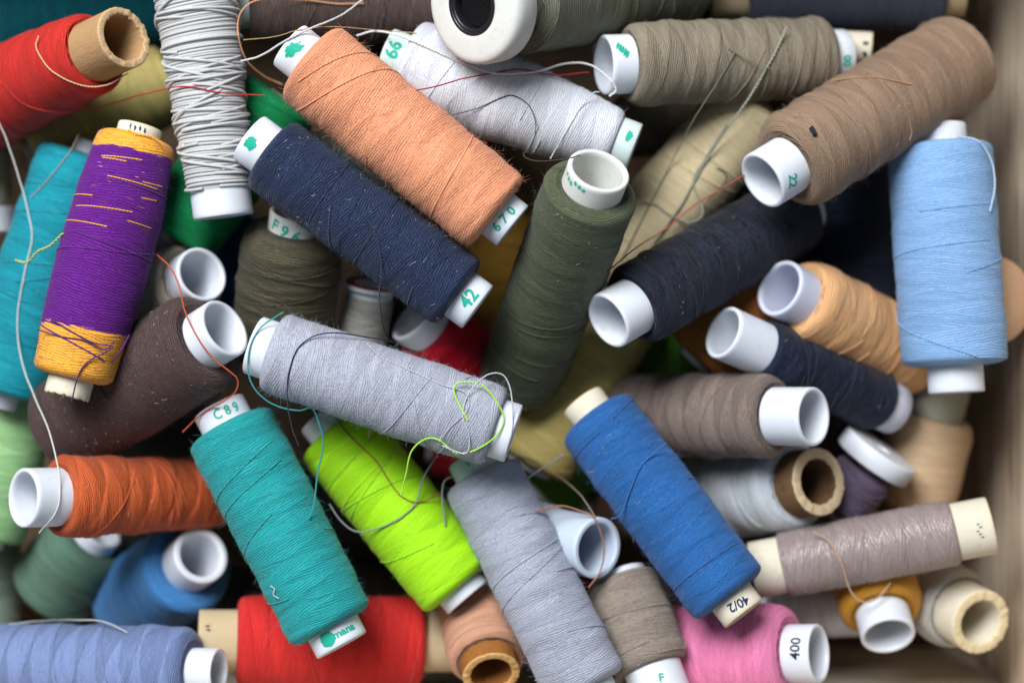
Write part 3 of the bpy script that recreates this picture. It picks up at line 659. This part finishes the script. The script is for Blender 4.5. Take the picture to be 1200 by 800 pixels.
def body_cord(d, root, v0, v1, rad_at, rt):
    # thick cord really wound turn by turn: two directions of coils over a core
    rc = 1.95; col = d['col']
    prof = [(v0, rt * .97)] + [(v_, float(rad_at(v_)) - 2.2) for v_ in np.linspace(v0 + 1, v1 - 1, 30)] + [(v1, rt * .97)]
    v, f, uvb, arc = lathe(prof, 64)
    m = simple_material('white_cord', col, .8, .2, .10, 5, .12, sheen=.3)
    core = mesh_obj('thread_winding', v, f, m, root, uvs=lambda me, li: uvb); d['bvh'].append(core)
    acc = Acc(); rw = np.random.default_rng(5)
    pitch = rc * 1.8; turns = int((v1 - v0 - 8) / pitch)
    n_ = turns * 40; t = np.linspace(0, turns * 2 * math.pi, n_)
    vv = v0 + 4 + t / (2 * math.pi) * pitch; vv = vv + 3.2 * np.sin(t + .4) * np.sin(vv * .02) + .7 * np.sin(t * .31)
    rr = rad_at(vv) - 1.6 + .5 * np.sin(t * .37)
    acc.add(tube_along(np.stack([rr * np.cos(t), rr * np.sin(t), vv], -1), rc, 7))
    for k in range(34):
        ta = rw.uniform(0, 6.28); tt = np.linspace(ta, ta + rw.uniform(2.2, 6.5), 90); vs_ = rw.uniform(v0 + 12, v1 - 12)
        if k < 8: vs_ = rw.uniform(v0 + (v1 - v0) * .45, v0 + (v1 - v0) * .72)
        if k in (8, 9, 10): vs_ = rw.uniform(v1 - 42, v1 - 12)
        sl = rw.normal(0, 1) * 9; vv = np.clip(vs_ + sl * (tt - tt.mean()), v0 + 6, v1 - 6)
        edge = np.minimum(np.linspace(0, 1, 90), np.linspace(1, 0, 90)) * 12
        rr = rad_at(vv) + np.clip(edge, 0, 1) * (1.6 + (k % 3) * .5) - .6
        acc.add(tube_along(np.stack([rr * np.cos(tt), rr * np.sin(tt), vv], -1), rc * .97, 7))
    o = acc.obj('cord_winding', m, root); d['bvh'].append(o)

for i, d in enumerate(SP): build_spool(d, i)
D = {d['key']: d for d in SP}
bpy.context.view_layer.update()

# ------------------------------------------------------------------ printing on tubes
def img_ang(d):   # image direction (y up) of the spool axis towards end A
    return math.atan2(-(d['A'][1] - d['B'][1]), d['A'][0] - d['B'][0])
def prt(key, body, img_deg, size, end, dv, c0, ink='g', squash=1.0, bold=.03, name='printed_number'):
    d = D[key]; v0 = d['L'] - dv if end == 'A' else dv
    bent_text(body, size, d['rtw'], v0, c0, math.radians(img_deg) - img_ang(d), INK[ink], d['tube'], name, squash, bold=bold)
prt('peach', '6 7 0', 48, 15, 'A', 12, 0, squash=1.1, bold=.05)
prt('navy', '42', 52, 22, 'A', 13, 2, squash=1.0, bold=.05)
prt('white', '66', 69, 22, 'B', 13, 7, bold=.06)
prt('tanbig', '22', -72, 17, 'A', 16, 20, bold=.05)
prt('pink', '400', 88, 18, 'A', 16, 6, 'k', bold=.02)
prt('royal', '40/2', 208, 15, 'A', 12, 2, 'n', bold=.04)
prt('teal', 'C 8 9', 25, 17, 'B', 15, 6, squash=.85, bold=.05)
prt('teal', 'mana', 27, 12, 'A', 13, 10, squash=1.15, bold=.07, name='printed_word')
prt('darkolive', 'F 9 6', -24, 20, 'A', 17, 12, bold=.05)
prt('greylow', '5', 20, 14, 'A', 10, 12, bold=.05)
prt('taupe', '00', -85, 14, 'B', 14, 4, bold=.08)
prt('taupelow', 'F', 10, 14, 'A', 22, 6, bold=.05)
rb = random.Random(3)
def blob(key, end, dv, c0, ra, rc_, ink='g', n=22, rough_=.22, lean=0):
    d = D[key]; v0 = d['L'] - dv if end == 'A' else dv; pts = []
    for i in range(n):
        t = i / n * 2 * math.pi; k = 1 + rb.uniform(-rough_, rough_)
        pts.append((ra * k * math.cos(t) + lean * math.sin(t), rc_ * k * math.sin(t)))
    bent_patch(pts, d['rtw'], v0, c0, INK[ink], d['tube'])
blob('peach', 'B', 13, 0, 7, 12, rough_=.3, lean=3)
blob('navy', 'B', 12, -5, 7, 8)
blob('teal', 'A', 13, -12, 9, 9, rough_=.12)
blob('white', 'A', 10, 12, 4, 7)
blob('browntop', 'B', 10, 4, 6, 8); blob('browntop', 'B', 12, -14, 6, 7)
for k in range(3): blob('greylow', 'B', 11 + (k % 2) * 2, -8 + k * 9, 4, 2.6, rough_=.35, lean=1.5)
blob('creamsmall', 'A', 8, -8, 3, 3.4, 'k', rough_=.35); blob('creamsmall', 'A', 8, 6, 3.4, 3, 'k', rough_=.4)
blob('redlow', 'A', 12, -14, 3.4, 1.6, 'k', rough_=.5); blob('redlow', 'A', 11, -19, 3.0, 1.4, 'k', rough_=.5)
for k in range(4): blob('purple', 'B', 7 + (k % 2), -12 + k * 6, 3.2, 1.3, 'n', rough_=.4, lean=1)
for k in range(5): blob('satin', 'A', 16 + (k % 3) * 2, -12 + k * 4, 2.0, .8, 'k', rough_=.5)
for k in range(6): blob('olive', 'A', 8 + rb.uniform(-2, 3), 8 + k * 6, 2.6, 2.4, rough_=.4)
for k in range(5): blob('taupe', 'A', 8 + k * 2.5, -24 + k * 3, 2, 5, rough_=.2, lean=2)
blob('brownsm', 'A', 12, 0, 5, 4)

# ------------------------------------------------------------------ loose threads lying on the heap
trees = []
allv, allf, off = [], [], 0
for d in SP:
    for o in d['bvh']:
        me = o.data; n_ = len(me.vertices); co = np.empty(n_ * 3); me.vertices.foreach_get('co', co); co = co.reshape(-1, 3)
        mw = np.array(o.matrix_world); co = co @ mw[:3, :3].T + mw[:3, 3]
        nf = len(me.polygons); lv = np.empty(nf * 4, dtype=np.int32); me.polygons.foreach_get('vertices', lv)
        allv.append(co / S); allf.append(lv.reshape(-1, 4) + off); off += n_
bvh = BVHTree.FromPolygons(np.concatenate(allv).tolist(), np.concatenate(allf).tolist())
cv = Vector((0, 0, H))
def surf_z(px, py):
    t = Vector(unproj(px, py, 0)) - cv; h_ = bvh.ray_cast(cv, t.normalized(), 5000)
    return h_[0].z if h_[0] is not None else FLOOR
def catmull(pts, step=2.0):
    P_ = np.array(pts, float); P_ = np.vstack([2 * P_[0] - P_[1], P_, 2 * P_[-1] - P_[-2]]); out = []
    for i in range(1, len(P_) - 2):
        p0, p1, p2, p3 = P_[i - 1:i + 3]; n_ = max(2, int(np.linalg.norm(p2 - p1) / step))
        for k in range(n_):
            t = k / n_; out.append(.5 * ((2 * p1) + (-p0 + p2) * t + (2 * p0 - 5 * p1 + 4 * p2 - p3) * t * t + (-p0 + 3 * p1 - 3 * p2 + p3) * t ** 3))
    out.append(P_[-2]); return np.array(out)
def strand(label, pts, col, rad, win=26, lift=0.0, name='loose_thread', it=150, twist=False):
    rad = rad * (.62 if rad < 2.6 else 1)
    p2 = catmull(pts); n_ = len(p2)
    jit = np.cumsum(rng.normal(0, .12, (n_, 2)), axis=0); jit -= np.linspace(0, 1, n_)[:, None] * jit[-1]; p2 = p2 + jit * .6
    sz = np.array([max(surf_z(*p), surf_z(p[0] + rad, p[1]), surf_z(p[0] - rad, p[1])) for p in p2]) + rad * 1.05 + .5
    z = sz.copy()
    for k in range(n_): z[k] = sz[max(0, k - win):k + win + 1].max() if True else z[k]
    z = np.maximum(sz, z - 6)
    for _ in range(it):
        z[1:-1] = np.maximum(sz[1:-1], .5 * (z[:-2] + z[2:]) - .02); z[0] = max(sz[0], z[1] - .3); z[-1] = max(sz[-1], z[-2] - .3)
    z += lift
    P3 = np.array([unproj(p2[k, 0], p2[k, 1], z[k]) for k in range(n_)])
    acc = Acc()
    if twist:
        arc = np.concatenate([[0], np.cumsum(np.linalg.norm(np.diff(P3, axis=0), axis=1))]); T = np.gradient(P3, axis=0); T /= np.linalg.norm(T, axis=1)[:, None]
        s1 = np.cross(T, [0, 0, 1]); s1 /= np.linalg.norm(s1, axis=1)[:, None]; s2 = np.cross(T, s1)
        for ph in (0, math.pi):
            aa = arc / (rad * 9) * 2 * math.pi + ph
            acc.add(tube_along(P3 + rad * .62 * (s1 * np.cos(aa)[:, None] + s2 * np.sin(aa)[:, None]), rad * .66, 6))
    else: acc.add(tube_along(P3, rad, 7))
    c0 = P3[0].copy()
    for v in acc.v: v -= c0
    o = acc.obj(name, strand_material('strand_%s' % label.split()[0].lower(), col)); o.location = c0 * S
    o['label'] = label; o['category'] = 'thread'; o['group'] = 'loose thread ends on the heap'
W_ = (224, 222, 218)
strand('long white thread hanging down over the turquoise spool to the rust orange one', [(-3, 140), (8, 165), (20, 200), (33, 250), (37, 280), (28, 320), (20, 370), (24, 420), (40, 465), (55, 500), (66, 540), (70, 570), (66, 598), (46, 624)], W_, 1.5)
strand('short yellow green thread twist on the turquoise spool', [(18, 305), (32, 307), (44, 295), (58, 288), (74, 273)], (190, 196, 110), 2.2, twist=True)
strand('thin cream thread beside the turquoise spool, upper left', [(92, 158), (80, 180), (58, 208), (36, 232)], (190, 180, 150), 1.0)
strand('red thread stretched from the red spool past the white cord spool', [(0, 95), (28, 122), (70, 132), (120, 125), (165, 112), (215, 102), (262, 110), (310, 112)], (190, 34, 30), 1.3)
strand('cream thread looped around the red spool at top left', [(45, 42), (43, 58), (62, 84), (95, 100), (125, 100), (150, 86)], (226, 190, 150), 1.3)
strand('peach thread curling from the top edge to the peach spool', [(426, 4), (395, 5), (350, 0), (305, 0), (284, 12), (279, 35), (288, 68), (308, 88), (330, 99)], (226, 160, 118), 1.5)
strand('thick white thread crossing the dark brown spool at the top', [(425, 0), (400, 18), (365, 33), (335, 48), (305, 66), (282, 72)], (206, 206, 208), 2.0)
strand('thick white thread bridging from the peach spool to the grey taupe tube', [(418, 42), (440, 37), (470, 43), (505, 58), (545, 75), (580, 86), (625, 84), (665, 74), (692, 76), (712, 90), (722, 105), (714, 113)], (226, 224, 222), 2.2, lift=.5)
strand('thin golden thread across the dark brown spool at the top', [(285, 47), (320, 44), (350, 36), (390, 32), (440, 36), (488, 39)], (196, 160, 110), .9)
strand('red thread lying across the white spool', [(488, 106), (515, 100), (545, 92), (580, 86), (610, 81), (650, 88), (690, 85)], (168, 30, 36), 1.3)
strand('fine dark olive thread looping over the white spool', [(530, 135), (560, 127), (590, 114), (604, 113), (620, 124), (628, 146), (624, 168), (614, 182), (630, 189), (662, 186), (680, 182)], (60, 58, 48), .95)
strand('fine white thread end on the right part of the white spool', [(645, 186), (660, 160), (678, 130), (694, 110), (702, 108)], (230, 230, 234), 1.0)
strand('grey green thread from the grey taupe spool down over the cream one', [(862, 60), (842, 95), (810, 145), (780, 205), (750, 262), (728, 305)], (112, 124, 104), 1.1)
strand('pale green grey thread crossing the grey taupe and cream spools', [(922, 32), (908, 62), (884, 105), (860, 140), (838, 172), (816, 208), (795, 245), (765, 285)], (164, 168, 150), 2.0, twist=True)
strand('pale green grey thread end looping on the cream spool', [(852, 146), (826, 186), (812, 214), (822, 238), (822, 254), (806, 261), (785, 252), (768, 240), (750, 236)], (158, 160, 142), 1.8)
strand('short black kinked thread on the cream spool', [(840, 197), (849, 202), (851, 210), (843, 222), (832, 232), (825, 244)], (30, 28, 28), 1.1)
strand('short olive thread end on the grey taupe spool', [(853, 57), (868, 66), (884, 74), (905, 80), (930, 76)], (126, 120, 96), 1.0)
strand('red orange thread along the lower edge of the cream spool', [(872, 205), (845, 222), (815, 240), (780, 268), (745, 290), (712, 318)], (186, 74, 52), 1.4)
strand('orange thread crossing the dark brown spool and its white tube', [(184, 298), (200, 314), (210, 335), (216, 362), (230, 392), (248, 418), (266, 432), (279, 444), (277, 458), (262, 470), (238, 484), (214, 506)], (198, 78, 44), 1.5)
strand('purple thread end crossing the yellow end of the purple spool', [(60, 374), (85, 389), (110, 402), (132, 406), (124, 413), (104, 424), (92, 440), (84, 470)], (88, 26, 96), 1.4)
strand('yellow thread crossing the paper top end of the purple spool', [(150, 152), (160, 158), (176, 160), (190, 168)], (240, 170, 50), 1.6)
strand('second purple thread end across the yellow winding', [(44, 386), (70, 394), (95, 398), (122, 409), (134, 400)], (80, 24, 92), 1.2)
strand('purple thread hanging in the gap below the purple spool', [(152, 392), (142, 410), (130, 425)], (96, 28, 116), 1.4)
strand('navy thread hanging from the navy spool down onto the middle grey spool', [(425, 250), (440, 275), (447, 310), (445, 350), (450, 385), (462, 402), (485, 412), (500, 418)], (30, 38, 60), 1.3)
strand('navy thread curved across the middle grey spool', [(350, 522), (342, 500), (337, 470), (338, 440), (348, 410), (368, 394), (392, 390), (425, 394), (456, 400), (490, 412), (515, 402), (540, 406), (565, 424)], (30, 38, 62), 1.3)
strand('teal thread looping around the left end of the middle grey spool', [(332, 366), (306, 384), (293, 408), (292, 440), (304, 462), (325, 476), (350, 481), (366, 478), (374, 495), (379, 520), (372, 555), (368, 590), (362, 608)], (40, 150, 152), 1.5)
strand('lime green thread looping over the right end of the middle grey spool', [(548, 492), (536, 470), (532, 455), (540, 448), (562, 450), (580, 468), (590, 490), (582, 510), (560, 526), (535, 531), (515, 516), (498, 515), (482, 530), (476, 555), (470, 580)], (176, 236, 70), 1.6)
strand('white thread loop on the right end of the middle grey spool', [(518, 522), (545, 531), (550, 512), (542, 486), (548, 462), (568, 440), (588, 438), (598, 458), (600, 500), (592, 530)], (196, 197, 206), 1.4)
strand('thin white thread on the middle grey spool beside the lime loop', [(430, 402), (446, 418), (480, 434), (520, 452), (545, 460), (548, 480), (528, 500), (515, 515)], (204, 205, 214), .9)
strand('grey thread loop hanging over the lime green spool', [(512, 533), (496, 560), (488, 588), (470, 606), (440, 620), (416, 622), (398, 608), (386, 590)], (128, 140, 136), 1.7)
strand('dark red thread across the top of the lime green spool', [(394, 490), (412, 512), (440, 538), (456, 562), (470, 580), (490, 588), (516, 578)], (150, 50, 40), 1.3)
strand('grey green thread end beside the cap of the lower grey spool', [(530, 558), (521, 564), (518, 580), (520, 600), (522, 616)], (140, 146, 132), 2.0)
strand('tan thread arc in the gap above the bluish tube', [(604, 532), (628, 540), (655, 558), (680, 580), (698, 606)], (140, 120, 100), 1.5)
strand('brown pink thread curving over the bluish tube', [(628, 600), (655, 592), (680, 598), (697, 608), (708, 640), (704, 668), (690, 688)], (166, 116, 92), 1.7)
strand('thin pale grey thread end in the gap right of the lower grey spool', [(618, 560), (640, 545), (660, 532)], (160, 164, 168), 1.5)
strand('tan thread looping over the satin mauve grey spool', [(952, 622), (972, 635), (986, 660), (996, 690), (1010, 704), (1028, 700), (1044, 682)], (206, 170, 142), 1.8, twist=True)
strand('pale blue thread looped from the cap of the sky blue spool', [(1122, 160), (1146, 166), (1162, 190), (1166, 220), (1160, 248)], (176, 200, 220), 2.0)
strand('tan thread end on the large light brown spool', [(975, 94), (1000, 91), (1030, 91), (1068, 99)], (188, 138, 100), 1.4)
strand('light brown thread wrapped halfway round the large light brown spool', [(1035, 95), (1056, 118), (1068, 150), (1066, 165)], (160, 122, 92), 1.3)
strand('royal blue thread end hanging off the royal blue spool', [(780, 520), (752, 545), (738, 575), (728, 602), (716, 608)], (40, 100, 168), 1.6)
strand('white thread resting on the periwinkle spool, lower left', [(10, 731), (40, 728), (80, 726), (120, 728), (150, 741)], (186, 196, 196), 1.5)
strand('dark navy thread in the gap by the teal spool cap', [(340, 505), (352, 530), (362, 552), (370, 562)], (30, 40, 70), 1.2)
strand('white thread hanging in front of the silvery bobbin', [(412, 316), (402, 335), (396, 360), (393, 380)], (206, 206, 206), 1.5)
strand('small black thread speck on the large light brown spool', [(950, 149), (953, 153), (955, 158)], (26, 28, 40), 3.0)
strand('short white lint thread on the teal spool', [(317, 686), (322, 690), (320, 696), (327, 701)], (214, 205, 212), 1.1)
print('tris', sum(len(o.data.polygons) * 2 for o in bpy.data.objects if o.type == 'MESH'))
